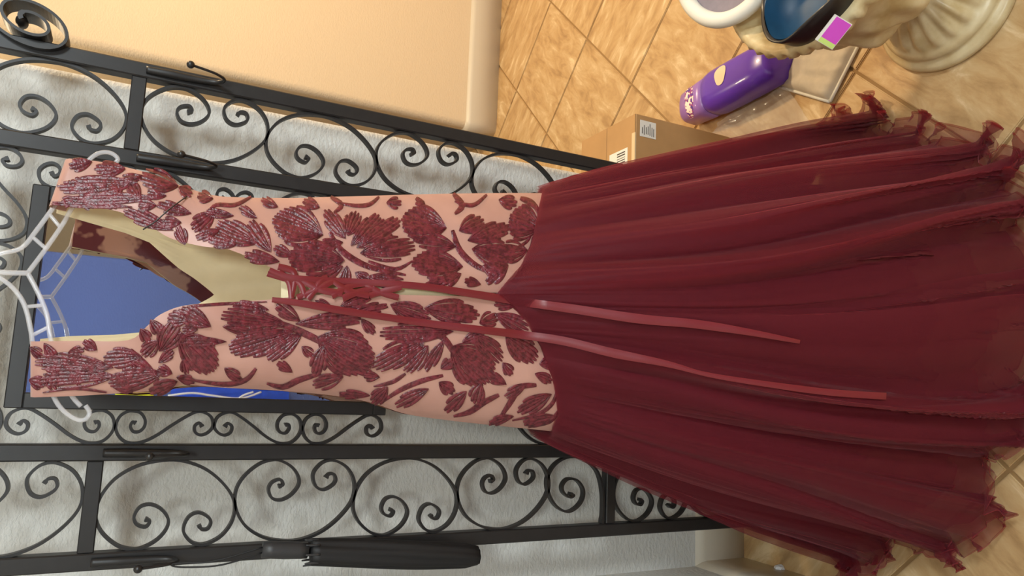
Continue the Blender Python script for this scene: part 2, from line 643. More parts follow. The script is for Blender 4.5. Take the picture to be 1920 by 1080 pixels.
# wide strap scroll on the right shoulder of the rack
th = np.linspace(0, 3.9 * math.pi, 90)
rr = .010 + .0034 * th
sp = np.stack([rr * np.cos(-th + 1.9) * .78 + .25 * rr * np.sin(-th + 1.9), rr * np.sin(-th + 1.9) * 1.15], 1)
sp = np.concatenate([sp, sp[-1] + np.outer(np.linspace(0, 1, 12)[1:], [.035, .085])])
cxy = Vector((PX[3] + .036, YR - .004, 1.588))
ang = 0.0
V, F = [], []
for i in range(len(sp)):
    t = sp[min(i + 1, len(sp) - 1)] - sp[max(i - 1, 0)]
    t /= np.linalg.norm(t)
    nn = np.array([-t[1], t[0]]) * (.0022 if i > 9 else .0034)
    for s in (-1, 1):
        for w in (-.02, .02):
            h = sp[i] + s * nn
            p = cxy + Vector((math.cos(ang) * h[0] - math.sin(ang) * w, -math.sin(ang) * h[0] - math.cos(ang) * w, h[1]))
            V.append(p)
for i in range(len(sp) - 1):
    a, c = 4 * i, 4 * i + 4
    F += [(a, a + 1, c + 1, c), (a + 2, c + 2, c + 3, a + 3), (a, c, c + 2, a + 2), (a + 1, a + 3, c + 3, c + 1)]
so = mesh('strap_scroll', V, F, M_iron, rack)
ball('scroll_core', (cxy.x + sp[2][0], cxy.y, cxy.z + sp[2][1]), .0085, M_iron, so, 1, 2.2, 1)

# ------------------------------------------------------------------ gown
YC = 1.13
EDGE_R = [(125, 290), (180, 298), (230, 308), (290, 324), (345, 347), (370, 360), (500, 370), (620, 368), (760, 363), (900, 360), (1022, 360), (1060, 358)]
EDGE_L = [(60, 750), (200, 748), (310, 741), (340, 726), (440, 731), (560, 738), (680, 753), (760, 780), (900, 798), (1037, 811), (1070, 813)]
ER = np.array([aty(x, y, YC)[[2, 0]] for x, y in EDGE_R])[::-1]
EL = np.array([aty(x, y, YC)[[2, 0]] for x, y in EDGE_L])[::-1]
BZ = [.60, .75, .90, 1.05, 1.2, 1.32, 1.40, 1.50, 1.6]
BB = [.095, .09, .085, .08, .075, .07, .055, .022, .015]


def sect(z):
    xr = np.interp(z, ER[:, 0], ER[:, 1]); xl = np.interp(z, EL[:, 0], EL[:, 1])
    return (xl + xr) / 2, (xr - xl) / 2, np.interp(z, BZ, BB)


def y_back(x, z):
    c, a, b_ = sect(z)
    k = np.clip(1 - ((x - c) / a) ** 2, 0, 1)
    return YC - b_ * np.sqrt(k) - k * (.0035 * np.sin(70 * x + 16 * z) + .0025 * np.sin(31 * z - 38 * x + 1) + .0016 * np.sin(120 * x - 45 * z))


def lift(px, py, off=0.0):
    """the point of the gown's back seen at this spot, raised by off towards the viewer"""
    d = ray(px, py)
    lo, hi = .85, YC + .001
    for _ in range(26):
        m = (lo + hi) / 2
        p = CAM + d * (m / d[1])
        if m < y_back(p[0], p[2]): lo = m
        else: hi = m
    p = CAM + d * (hi / d[1])
    if off:
        e = .004
        nx = (y_back(p[0] + e, p[2]) - y_back(p[0] - e, p[2])) / (2 * e)
        nx = max(-2.5, min(2.5, nx))
        nv = np.array([nx, -1, 0.0]); nv /= np.linalg.norm(nv)
        p = p + nv * off
    return p


def lift_many(Q, off):
    """the same for an array of spots"""
    Q = np.asarray(Q, float)
    D = np.stack([(540.0 - Q[:, 1]) / FPX, (Q[:, 0] - 960.0) / FPX, np.ones(len(Q))], 1) @ W.T
    lo, hi = np.full(len(Q), .85), np.full(len(Q), YC + .001)
    for _ in range(24):
        m = (lo + hi) / 2
        p = CAM + D * (m / D[:, 1])[:, None]
        g_ = m < y_back(p[:, 0], p[:, 2])
        lo, hi = np.where(g_, m, lo), np.where(g_, hi, m)
    p = CAM + D * (hi / D[:, 1])[:, None]
    e = .004
    nx = np.clip((y_back(p[:, 0] + e, p[:, 2]) - y_back(p[:, 0] - e, p[:, 2])) / (2 * e), -2.5, 2.5)
    nv = np.stack([nx, -np.ones(len(Q)), np.zeros(len(Q))], 1)
    nv /= np.linalg.norm(nv, axis=1)[:, None]
    return p + nv * np.asarray(off)[:, None]


def resample(poly, n):
    P = np.array(poly, float)
    s = np.concatenate([[0], np.cumsum(np.linalg.norm(np.diff(P, axis=0), axis=1))])
    q = np.linspace(0, s[-1], n)
    return np.stack([np.interp(q, s, P[:, k]) for k in range(2)], 1)


gown = empty('evening_gown', (.16, 1.1, 0), 'burgundy gown with embroidered nude bodice and tulle skirt hanging from the rack', 'dress')

RIGHT = [[(130, 297), (100, 384)], [(180, 302), (160, 389)], [(230, 312), (220, 396)], [(290, 328), (275, 420)], [(345, 350), (320, 447)],
         [(400, 366), (380, 462)], [(450, 370), (430, 468)], [(520, 371), (505, 500)], [(560, 371), (545, 520)], [(620, 369), (610, 527)],
         [(700, 367), (690, 534)], [(760, 365), (750, 539)], [(850, 363), (835, 544)], [(940, 362), (905, 548)],
         [(1021, 362), (1012, 410), (1000, 455), (982, 500), (938, 549)]]
LEFT = [[(65, 640), (65, 745)], [(150, 639), (150, 742)], [(240, 638), (230, 737)], [(275, 612), (310, 731)], [(300, 590), (345, 722)],
        [(345, 573), (420, 727)], [(420, 567), (500, 731)], [(500, 562), (580, 737)], [(545, 557), (640, 744)], [(610, 552), (700, 756)],
        [(690, 551), (760, 776)], [(760, 553), (840, 788)], [(850, 555), (930, 798)], [(905, 556), (990, 804)],
        [(936, 553), (965, 575), (992, 602), (1017, 650), (1042, 712), (1051, 775), (1037, 809)]]


def panel(name, rows, label):
    cols = 34
    A = np.array([resample(r_, cols) for r_ in rows])
    # densify along the length
    B = np.array([smooth_path(A[:, j], 4) for j in range(cols)]).transpose(1, 0, 2)
    P = np.zeros(B.shape[:2] + (3,))
    P = lift_many(B.reshape(-1, 2), np.zeros(B.shape[0] * cols)).reshape(B.shape[0], cols, 3)
    top = []
    for dy, dz in ((.034, -.012), (.026, .002), (.014, .006), (.006, .004)):
        t = P[0].copy(); t[:, 1] += dy; t[:, 2] += dz
        top.append(t)
    P = np.concatenate([np.array(top), P])
    o = grid(name, P, M_nude, gown)
    o['label'] = label
    return o


pan_r = panel('back_panel', RIGHT, 'nude satin back panel with burgundy embroidery, right of the lacing')
pan_l = panel('back_panel', LEFT, 'nude satin back panel with burgundy embroidery, left of the lacing')

# front of the gown with its cream lining
CX0 = .123


def front_grid(off, zcut=None):
    cols, rows = 61, 40
    P = np.zeros((rows, cols, 3))
    for j in range(cols):
        s = -1 + 2 * j / (cols - 1)
        xt = CX0 + s * .165
        dx = abs(xt - CX0)
        if dx < .074: zt = 1.298 + .10 * (dx / .074) ** 1.15
        elif dx < .152: zt = 1.398 + .112 * min(1, (dx - .074) / .012)
        else: zt = 1.51 - .12 * (dx - .152) / .013
        for i in range(rows):
            z = .76 + (zt - .76) * i / (rows - 1)
            c, a, b_ = sect(z)
            x = c + a * s * (.985 if off == 0 else .97)
            k = math.sqrt(max(0, 1 - (s * .985) ** 2))
            y = YC + b_ * k - off + .004
            if z > 1.40: y = YC + .05 - (z - 1.40) * .30 - off
            y += .004 * math.sin(s * 14 + z * 20) * (z < 1.36)
            P[i, j] = (x, y, z)
    return P


o = grid('front_panel', front_grid(0), M_front, gown); o['label'] = 'embroidered front of the gown turned to the mirror'
o = grid('lining', front_grid(.004), M_cream, gown); o['label'] = 'cream lining seen through the open back'


def petal(base, tip, w, parent, ribs=None, bulge=1.0):
    """shell shaped embroidered petal made of radiating raised ribs"""
    B, T = np.array(base, float), np.array(tip, float)
    d = T - B
    L = np.linalg.norm(d)
    d /= L
    B = B - d * L * .06
    L *= 1.16
    w = w * 1.22
    n = np.array([-d[1], d[0]])
    ribs = ribs or max(4, int(w / 3.4))
    for t in (.15, .4, .65, .9):
        for q in (-.8, 0, .8): MARK.append(B + d * L * t + n * w * q * min(1, t * 1.3))
    K = 9
    gap = .04 if w > 30 else rnd.choice((.06, .16, .30))
    V, F = [], []
    for r_ in range(ribs):
        q = -1 + 2 * (r_ + .5) / ribs
        Lq = L * (1 - .42 * abs(q) ** 2.4) * rnd.uniform(.975, 1.02)
        b0 = len(V)
        wob = rnd.uniform(-1, 1)
        for k in range(K):
            t = k / (K - 1)
            e = math.sin(min(1, t * 1.12) * math.pi / 2) ** .85 * bulge
            cpt = B + d * Lq * t + n * w * q * e * (1 - .10 * t * t)
            cpt = cpt + n * wob * 1.2 * math.sin(t * 3)
            hw = (w / ribs) * (e * (1.06 - gap * t * 1.3)) + .5
            if t > .95: hw *= .6
            for s in (-1, 0, 1):
                V.append(tuple(cpt + n * hw * s) + (.0012 if s else .0030,))
        for k in range(K - 1):
            for s in (0, 1):
                a = b0 + k * 3 + s
                F.append((a, a + 1, a + 4, a + 3))
    V = np.array(V)
    return mesh('petal', lift_many(V[:, :2], V[:, 2]), F, M_emb, parent, True)


def twig(pts, w, parent):
    P = smooth_path(pts, 4)
    T = np.gradient(P, axis=0); T /= np.linalg.norm(T, axis=1)[:, None]
    N_ = np.stack([-T[:, 1], T[:, 0]], 1)
    V, F = [], []
    K = len(P)
    for i in range(K):
        t = i / (K - 1)
        ww = w * (.35 + .65 * math.sin(math.pi * min(1, t * .9 + .1)))
        for s in (-1, 0, 1):
            V.append(tuple(P[i] + N_[i] * ww * s) + (.0010 if s else .0026,))
    for i in range(K - 1):
        for s in (0, 1):
            a = i * 3 + s
            F.append((a, a + 1, a + 4, a + 3))
    V = np.array(V)
    return mesh('stem', lift_many(V[:, :2], V[:, 2]), F, M_emb, parent, True)


MARK = []
PET_R = [((600, 440), (520, 412), 34), ((640, 488), (548, 482), 30), ((645, 445), (612, 400), 14), ((652, 440), (668, 402), 17),
         ((660, 458), (706, 408), 14), ((672, 462), (742, 416), 17), ((680, 474), (770, 462), 22), ((640, 455), (600, 462), 12),
         ((640, 500), (600, 520), 13), ((690, 520), (752, 530), 14), ((650, 500), (645, 530), 10),
         ((832, 428), (760, 414), 32), ((850, 462), (788, 452), 18), ((862, 500), (780, 492), 26), ((862, 432), (902, 414), 16),
         ((880, 450), (948, 428), 17), ((888, 468), (958, 482), 24), ((905, 500), (940, 512), 14), ((862, 515), (830, 530), 12), ((840, 525), (800, 535), 10),
         ((1008, 428), (960, 408), 34), ((985, 470), (938, 474), 20), ((950, 500), (915, 528), 12),
         ((480, 455), (412, 424), 20), ((505, 470), (470, 420), 16), ((440, 460), (395, 450), 12), ((520, 490), (462, 478), 12), ((400, 400), (362, 428), 16),
         ((410, 432), (370, 446), 10), ((435, 405), (390, 398), 8),
         ((232, 318), (182, 318), 14), ((330, 350), (268, 332), 22), ((250, 345), (120, 352), 17), ((290, 372), (140, 374), 11), ((320, 430), (240, 398), 14),
         ((265, 332), (225, 340), 10), ((170, 305), (132, 312), 12), ((355, 400), (300, 385), 12), ((240, 388), (110, 382), 6)]
TWIG_R = [([(470, 370), (440, 385), (405, 385), (385, 400)], 4), ([(710, 370), (692, 384), (665, 386), (630, 380)], 4), ([(620, 370), (640, 385), (625, 400)], 5),
          ([(912, 366), (890, 384), (870, 384), (852, 378)], 4), ([(850, 364), (866, 386), (852, 402)], 6), ([(780, 372), (792, 384), (778, 382)], 6),
          ([(618, 436), (640, 470), (690, 500), (760, 516)], 6), ([(848, 432), (862, 470), (895, 500), (945, 518)], 6), ([(690, 490), (740, 505), (772, 490)], 4),
          ([(975, 372), (995, 380), (1010, 395)], 6), ([(960, 470), (985, 455), (996, 440)], 3), ([(545, 524), (600, 530), (660, 532)], 3)]
PET_L = [((338, 628), (398, 688), 30), ((545, 622), (438, 652), 26), ((562, 628), (505, 668), 17), ((600, 634), (690, 682), 40), ((606, 650), (592, 698), 15),
         ((530, 606), (424, 592), 20), ((560, 606), (666, 598), 15), ((500, 580), (440, 572), 10), ((560, 600), (520, 575), 12),
         ((792, 640), (706, 684), 22), ((800, 650), (762, 692), 18), ((850, 652), (914, 706), 38), ((842, 622), (720, 626), 18), ((830, 640), (800, 690), 10),
         ((735, 572), (800, 598), 18), ((800, 578), (888, 590), 22), ((640, 574), (690, 556), 14), ((660, 586), (720, 574), 10),
         ((890, 630), (935, 672), 20), ((950, 632), (1000, 672), 22), ((900, 606), (930, 594), 14), ((930, 590), (985, 616), 16), ((868, 640), (905, 622), 10),
         ((640, 706), (590, 720), 14), ((725, 726), (700, 752), 14), ((800, 730), (745, 758), 12), ((690, 740), (640, 738), 8), ((872, 735), (838, 768), 12),
         ((900, 720), (890, 752), 14), ((985, 720), (950, 742), 10), ((1030, 740), (975, 770), 14), ((1040, 780), (985, 792), 10), ((960, 780), (920, 792), 8),
         ((205, 688), (76, 678), 20), ((210, 705), (82, 712), 18), ((262, 668), (200, 672), 18), ((300, 700), (212, 716), 20), ((300, 655), (330, 612), 22),
         ((295, 640), (268, 664), 14), ((350, 600), (316, 596), 14), ((392, 610), (340, 584), 16), ((420, 640), (345, 640), 9), ((330, 715), (285, 732), 12), ((420, 612), (470, 620), 10)]
TWIG_L = [([(480, 690), (460, 712), (420, 720), (360, 712)], 5), ([(600, 700), (560, 712), (530, 725), (500, 718)], 6), ([(760, 700), (735, 716), (700, 724)], 4),
          ([(830, 704), (790, 714), (748, 732), (712, 756)], 5), ([(935, 740), (905, 755), (880, 772), (850, 780)], 6), ([(1005, 722), (975, 726), (955, 756), (935, 786)], 6),
          ([(530, 606), (560, 620), (600, 640), (625, 662)], 7), ([(790, 636), (825, 630), (850, 660), (862, 690)], 6), ([(1045, 730), (1035, 756), (1010, 775), (960, 788)], 4),
          ([(1046, 770), (1030, 790), (990, 800)], 4), ([(200, 735), (140, 728), (80, 736)], 3), ([(245, 655), (280, 690), (300, 720)], 5), ([(350, 575), (420, 570), (500, 566)], 3)]
for a, t, w in PET_R: petal(a, t, w, pan_r)
for p, w in TWIG_R:
    twig(p, w, pan_r)
    MARK.extend(smooth_path(p, 3))
for a, t, w in PET_L: petal(a, t, w, pan_l)
for p, w in TWIG_L:
    twig(p, w, pan_l)
    MARK.extend(smooth_path(p, 3))
# smaller sprigs in the larger bare patches
for rows_, pn, ang0 in ((RIGHT, pan_r, 200), (LEFT, pan_l, 20)):
    A_ = np.array([resample(r_, 12) for r_ in rows_])
    for tries in range(900):
        i = rnd.randrange(len(A_) - 1); f_ = rnd.random(); j = rnd.randrange(1, 11)
        q = A_[i, j] * (1 - f_) + A_[i + 1, j] * f_
        if min(np.hypot(*(q - m_)) for m_ in MARK) < (11 if q[0] < 370 and not 636 < q[1] < 656 else 19): continue
        an = math.radians(ang0 + rnd.choice((0, 40, -40, 180)) + rnd.uniform(-20, 20))
        dv_ = np.array([math.cos(an), math.sin(an)])
        L_ = rnd.uniform(24, 34)
        petal(q - dv_ * L_ * .5, q + dv_ * L_ * .5, rnd.uniform(8, 12), pn)


def ribbon(name, pts, w, off, mat=M_ribbon, parent=gown, label=None, surf=None, crown=.0018):
    P = smooth_path(pts, 6)
    T = np.gradient(P, axis=0); T /= np.linalg.norm(T, axis=1)[:, None]
    N_ = np.stack([-T[:, 1], T[:, 0]], 1)
    K = len(P)
    ws = np.interp(np.linspace(0, 1, K), np.linspace(0, 1, len(np.atleast_1d(w))), np.atleast_1d(w))
    R_ = []
    for i in range(K):
        row = []
        for s in (-1, -.5, 0, .5, 1):
            q = P[i] + N_[i] * ws[i] * s
            f = surf or lift
            row.append(f(q[0], q[1], off + crown * (1 - s * s)))
        R_.append(row)
    o = grid(name, np.array(R_), mat, parent)
    if label: o['label'] = label
    return o


# lacing down the centre of the back
lac = [[(500, 512), (530, 522), (560, 532), (570, 560)], [(545, 556), (550, 530), (548, 510), (520, 500)], [(560, 525), (600, 545), (640, 552)],
       [(555, 560), (590, 545), (630, 528)], [(620, 528), (650, 548), (690, 556)], [(620, 556), (655, 540), (690, 532)], [(680, 532), (710, 548), (745, 556)], [(690, 556), (720, 545), (750, 538)]]
lac += [[(522, 508), (540, 530), (545, 562)], [(575, 562), (600, 530), (612, 524)], [(640, 560), (665, 552), (700, 540)]]
for p in lac: ribbon('lace', p, 5.6, .006)
# dark gap and lining behind the lacing
gp = np.zeros((30, 6, 3))
for i in range(30):
    for j in range(6):
        x = 530 + (945 - 530) * i / 29
        gp[i, j] = lift(x, 515 + 10 * j, -.012)
o = grid('lacing_placket', gp, M_cream, gown); o['label'] = 'cream placket behind the lacing'

tube_mesh('thread_loop', [lift(268, 433, .004), lift(290, 418, .010), lift(318, 397, .010), lift(350, 371, .003)], .0009, M_balltip, gown, 6, 4)

# ------------------------------------------------------------------ skirt
seamR = np.array([lift(x, y) for x, y in resample(RIGHT[-1], 24)])
seamL = np.array([lift(x, y) for x, y in resample(LEFT[-1], 24)])
sm = np.concatenate([seamL[::-1], seamR[::-1]])


def sval(p):
    c, a, b_ = sect(p[2])
    return (p[0] - c) / a


ss = np.array([sval(p) for p in sm])
od = np.argsort(ss)
SS, SZ = ss[od], sm[od, 2]
HC = np.array([.165, 1.075])


def per_noise(rs, lobes, sharp=1.0):
    """periodic random ridge function of the angle with the given number of folds"""
    cuts = np.sort(rs.rand(lobes) * .75 / lobes + np.arange(lobes) / lobes)
    amp = .2 + .8 * rs.rand(lobes)

    def f(th):
        u = (th / (2 * np.pi)) % 1.0
        i = np.searchsorted(cuts, u) % lobes
        a = cuts[i - 1]; b_ = cuts[i]
        w_ = (b_ - a) % 1.0
        t = ((u - a) % 1.0) / w_
        return (np.abs(np.sin(np.pi * t)) ** sharp - .5) * 2 * amp[i]
    return f


_bs = np.random.RandomState(9)
BIG3 = per_noise(np.random.RandomState(77), 96, 1)
BIG0, BIG1, BIG2, BIG6 = per_noise(_bs, 8, .8), per_noise(_bs, 23, .8), per_noise(_bs, 58, .6), per_noise(_bs, 6, 1)


def per_spike(rs, lobes):
    """narrow raised creases at random angles"""
    pos = rs.rand(lobes) * 2 * np.pi
    am = rs.rand(lobes)
    wd = .010 + .014 * rs.rand(lobes)

    def f(th):
        out = np.zeros_like(th)
        for p, a, w_ in zip(pos, am, wd):
            d = np.abs((th - p + np.pi) % (2 * np.pi) - np.pi)
            out += a * np.exp(-(d / w_) ** 2)
        return out
    return f


def skirt_layer(name, seed, tmax, scale, mat, amp=1.0, gap=0.0, side=1.0, spike=.0, cols=1320, rows=64, hem=.02, ragged=.06, label=None):
    rs = np.random.RandomState(seed)
    n1, n2, n3 = per_noise(rs, 17, .7), per_noise(rs, 43, .45), per_noise(rs, 100, 1)
    n4, n5 = per_noise(rs, 11, 1), per_noise(rs, 70, 1)
    n7 = per_spike(rs, 60)
    g1, g2 = per_noise(rs, 22, 1), per_noise(rs, 60, 1)
    GA = np.zeros((rows, cols))
    th = np.linspace(0, 2 * np.pi, cols, endpoint=False)         # 0 faces the viewer, pi/2 is to the right
    c0 = np.cos(th); s0 = np.sin(th)
    zt = np.where(c0 > 0, np.interp(s0, SS, SZ), .765) + .006
    ca, aa, bb = sect(zt)
    top = np.stack([ca + (aa + gap * .7 - .002) * s0, YC - (bb + gap * .7 - .003) * c0 * np.where(c0 > 0, 1, .75), zt], 1)
    Rx = np.where(s0 > 0, .432, .462) * scale * side
    Ry = np.where(c0 > 0, np.where(s0 < 0, .376 + .035 * s0, .376), .155) * scale
    tr = 1 + ragged * n4(th) * .35 + ragged * n5(th) * .18
    P = np.zeros((rows, cols, 3))
    for i in range(rows):
        t0 = (i / (rows - 1))
        t = t0 ** .92 * tmax
        tt = t * (1 - (1 - tr) * t0 ** 3)
        drift = .06 * math.sin(2.2 * t + 1.0) + .035 * np.sin(3 * th + 4 * t) + .02 * np.sin(7 * th + 1.3 - 5 * t)
        off = .012 * (seed % 5 - 2)
        f1, f2, f3 = BIG1(th + drift + off), .6 * BIG2(th + drift * 1.3) + .5 * min(1, t * 3) * n2(th + drift * 1.4), BIG3(th)
        h = tt ** .93 + .012 * np.sin(np.pi * np.clip(tt, 0, 1))
        f0 = BIG0(th + drift * .6 + off)
        m2 = .3 + .7 * np.clip(BIG6(th + .4), -1, 1) ** 2
        fold = amp * (.185 * f0 * t ** .75 + .13 * f1 * t ** .72 + .062 * f2 * m2 * t ** .75 + .006 * f3 * (1 - .9 * t) * min(1, t * 12))
        fold = fold + spike * n7(th + drift * 1.5) * t ** .7 * (1 - .6 * t ** 6)
        th2 = th + amp * (.17 * BIG0(th + drift * .6 + .28) + .085 * BIG1(th + drift + .09) + .03 * BIG2(th + drift * 1.3 + .04)) * t ** .8
        c1, s1 = np.cos(th2), np.sin(th2)
        GA[i] = .5 + .4 * g1(th + drift) + .2 * g2(th + drift * 1.2)
        r_ = h + fold * np.where(c0 > -.2, 1, .35)
        bx = HC[0] + Rx * s1
        by = HC[1] - Ry * c1
        x = top[:, 0] + (bx - top[:, 0]) * r_
        y = top[:, 1] + (by - top[:, 1]) * r_
        z = top[:, 2] * (1 - np.minimum(tt, 1)) + hem * np.minimum(tt, 1)
        over = np.maximum(tt - .93, 0)
        z = np.maximum(z, .006) + over * .10 * (1 + n5(th + .3 * t)) + .012 * t ** 6 * n5(th * 1 + .8)
        z += .010 * np.sin(6 * th + 9 * t) * t
        sw = .006 * t0 ** 8 * np.sin(170 * th + 20 * t)
        P[i, :, 0] = np.maximum(x + sw * c0, -.375)
        P[i, :, 1] = np.minimum(y + sw * s0, 1.272)
        P[i, :, 2] = np.maximum(z, .004)
    o = grid(name, P, mat, gown, True, closed=True)
    ga = o.data.attributes.new('gather', 'FLOAT', 'POINT')
    ga.data.foreach_set('value', np.clip(GA, 0, 1).astype(np.float32).ravel())
    if label: o['label'] = label
    return o, P


skirt_layer('underskirt', 7, .82, .89, M_under, .85, 0, .74, hem=.05, label='opaque burgundy underskirt')
tl = []
for k, (seed, tm, scl, am) in enumerate([(11, .90, .935, 1.0), (22, 1.0, .96, 1.02), (38, 1.06, .98, 1.04), (54, 1.12, 1.0, 1.06)]):
    o, P = skirt_layer('tulle_layer', seed, tm, scl, M_tulle, am, .004 * (k + 1), 1.0, (0, .008, .014, .02)[k], hem=.012 + .004 * k)
    # denser rolled hem
    e0, e1 = P[-1].copy(), P[-1].copy()
    dv = P[-1] - P[-3]
    dv /= np.linalg.norm(dv, axis=1)[:, None] + 1e-9
    e1 += dv * .004; e1[:, 2] += .0035
    e0 -= dv * .001
    he = grid('hem', np.stack([e0, e1]), M_tulle_edge, o, True, closed=True)
    ha = he.data.attributes.new('gather', 'FLOAT', 'POINT')
    ha.data.foreach_set('value', np.full(2 * P.shape[1], .5, dtype=np.float32))
    tl.append(P)

# long ribbon tails over bodice and skirt
OUT = tl[-1]
_pts = np.concatenate([tl[k][:, :, :].reshape(-1, 3) for k in range(4)])
_d = (_pts - CAM) @ W                       # phone coordinates
_px = 960 + FPX * _d[:, 1] / _d[:, 2]
_py = 540 - FPX * _d[:, 0] / _d[:, 2]
_front = _pts[:, 1] < YC
_px, _py, _dep, _pp = _px[_front], _py[_front], np.linalg.norm(_pts[_front] - CAM, axis=1), _pts[_front]


def lift_skirt(px, py, off):
    """nearest skirt fold at this spot; falls back on the bodice above the seam"""
    if px < 1000: return lift(px, py, off)
    m = ((_px - px) ** 2 + (_py - py) ** 2) < 11 ** 2
    if not m.any(): return lift(px, py, off)
    dd = np.sort(_dep[m])[: max(1, m.sum() // 6)].mean()
    d = ray(px, py); d = d / np.linalg.norm(d)
    return CAM + d * (dd - off)


def ribbon_tail(pts, w, label):
    P = smooth_path(pts, 6)
    K = len(P)
    T = np.gradient(P, axis=0); T /= np.linalg.norm(T, axis=1)[:, None]
    N_ = np.stack([-T[:, 1], T[:, 0]], 1)
    C_ = np.array([lift_skirt(p[0], p[1], .008) for p in P])
    dist = np.linalg.norm(C_ - CAM, axis=1)
    for _ in range(5):
        dist[1:-1] = np.minimum(dist[1:-1], (dist[:-2] + dist[1:-1] * 2 + dist[2:]) / 4)
    ws = np.interp(np.linspace(0, 1, K), np.linspace(0, 1, len(w)), w)
    rows = []
    for i in range(K):
        row = []
        for s in (-1, -.4, .4, 1):
            q = P[i] + N_[i] * ws[i] * s
            d = ray(*q); d /= np.linalg.norm(d)
            row.append(CAM + d * (dist[i] - .0015 * (1 - s * s)))
        rows.append(row)
    o = grid('ribbon_tail', np.array(rows), M_ribbon, gown)
    o['label'] = label


ribbon_tail([(505, 506), (540, 520), (600, 526), (700, 530), (800, 538), (900, 553), (980, 566), (1080, 580), (1200, 598), (1300, 607), (1400, 622), (1500, 641)],
            [5, 7, 6, 7, 8, 9, 8, 3.5], 'upper burgundy ribbon tail of the lacing')
ribbon_tail([(510, 562), (560, 568), (640, 582), (720, 594), (800, 606), (900, 618), (980, 628), (1060, 640), (1150, 662), (1250, 682), (1330, 703), (1450, 722), (1560, 736), (1662, 743)],
            [5, 7, 6.5, 7, 8, 8.5, 4, 6, 6.5], 'lower burgundy ribbon tail of the lacing')

# ------------------------------------------------------------------ clear hanger
YH = 1.132
hg = empty('clothes_hanger', tuple(aty(52, 512, YH)), 'clear plastic clothes hanger carrying the burgundy gown', 'hanger')


def hpath(name, px, r, y=YH):
    ys = np.atleast_1d(y) if np.ndim(y) else [y] * len(px)
    return tube_mesh(name, [aty(a, c, yy) for (a, c), yy in zip(px, ys)], r, M_clear, hg, 8, 5)


hpath('upper_rail', [(-28, 492), (0, 476), (40, 465), (70, 430), (103, 385), (140, 335), (165, 302), (186, 287), (208, 287), (221, 299), (208, 312)], .0031)
hpath('lower_rail', [(52, 512), (85, 468), (118, 420), (132, 395), (165, 345), (200, 312)], .0031)
hpath('upper_rail', [(-28, 505), (18, 534), (45, 570), (58, 620), (64, 658), (88, 715), (110, 760), (138, 784), (158, 787), (168, 774), (160, 760)], .0031)
hpath('lower_rail', [(52, 512), (72, 550), (88, 590), (95, 635), (112, 690), (132, 738), (152, 762)], .0031)
hpath('neck', [(-30, 497), (0, 510), (52, 512)], .0036)
hpath('brace', [(93, 402), (112, 425)], .0026)
hpath('brace', [(62, 445), (88, 468)], .0026)
hpath('brace', [(52, 575), (82, 572)], .0026)
hpath('brace', [(62, 628), (93, 612)], .0026)
hk = [aty(-30, 497, YH)]
hx, hz = hk[0][0], hk[0][2]
tube_mesh('hook', [(hx, YH, hz), (hx, YH + .01, hz + .03), (hx, YH + .05, hz + .075), (hx, YH + .11, hz + .082), (hx, YH + .155, hz + .062),
                   (hx, YR + .012, 1.652), (hx, YR + .02, 1.632)], .0035, M_clear, hg, 8, 6)

# ------------------------------------------------------------------ umbrella on the left hook
YU = 1.222
um = empty('folded_umbrella', (-.275, YU, .82), 'black folded umbrella hanging from the left outer hook', 'umbrella')
a0, a1 = aty(492, 1031, YU), aty(576, 1032, YU)
tube_mesh('handle', [a0, (a0 + a1) / 2, a1], [.0125, .0135, .0125], M_grey, um, 14, 2)
b0, b1 = aty(584, 1036, YU), aty(896, 1042, YU)
K, S_ = 26, 40
P = np.zeros((K + 2, S_, 3))
for i in range(K + 2):
    t = min(max((i - .5) / K, 0), 1)
    c = b0 + (b1 - b0) * min(max((i - 1) / (K - 1), -.01), 1.01)
    r_ = .0185 * (1 + .10 * math.sin(t * 3.2)) * (1 if 0 < i < K + 1 else .25)
    if t > .9: r_ *= 1 - (t - .9) * 3
    for j in range(S_):
        a = 2 * math.pi * j / S_
        f = 1 + .16 * abs(math.sin(4 * a + t * 1.6)) + .05 * math.sin(3 * a + 7 * t)
        P[i, j] = (c[0] + r_ * f * math.cos(a), c[1] + r_ * f * .8 * math.sin(a), c[2])
grid('canopy', P, M_black, um, True, closed=True)
for k in range(8):
    a = 2 * math.pi * k / 8
    p = np.array([b0[0] + .019 * math.cos(a), b0[1] + .016 * math.sin(a), b0[2]])
    tube_mesh('rib_tip', [p + (0, 0, -.01), p + (0, 0, .004), p + (.001 * math.cos(a), 0, .012)], [.002, .0018, .0012], M_grey, um, 6, 2)
tube_mesh('wrist_loop', [a0 + (.004, 0, 0), (-.271, YU + .004, 1.26), (-.274, YU + .018, 1.308), (-.277, YU + .022, 1.318), (-.279, YU + .012, 1.30), (-.276, YU - .002, 1.25), a0 - (.004, 0, 0)],
          .0014, M_black, um, 6, 6)

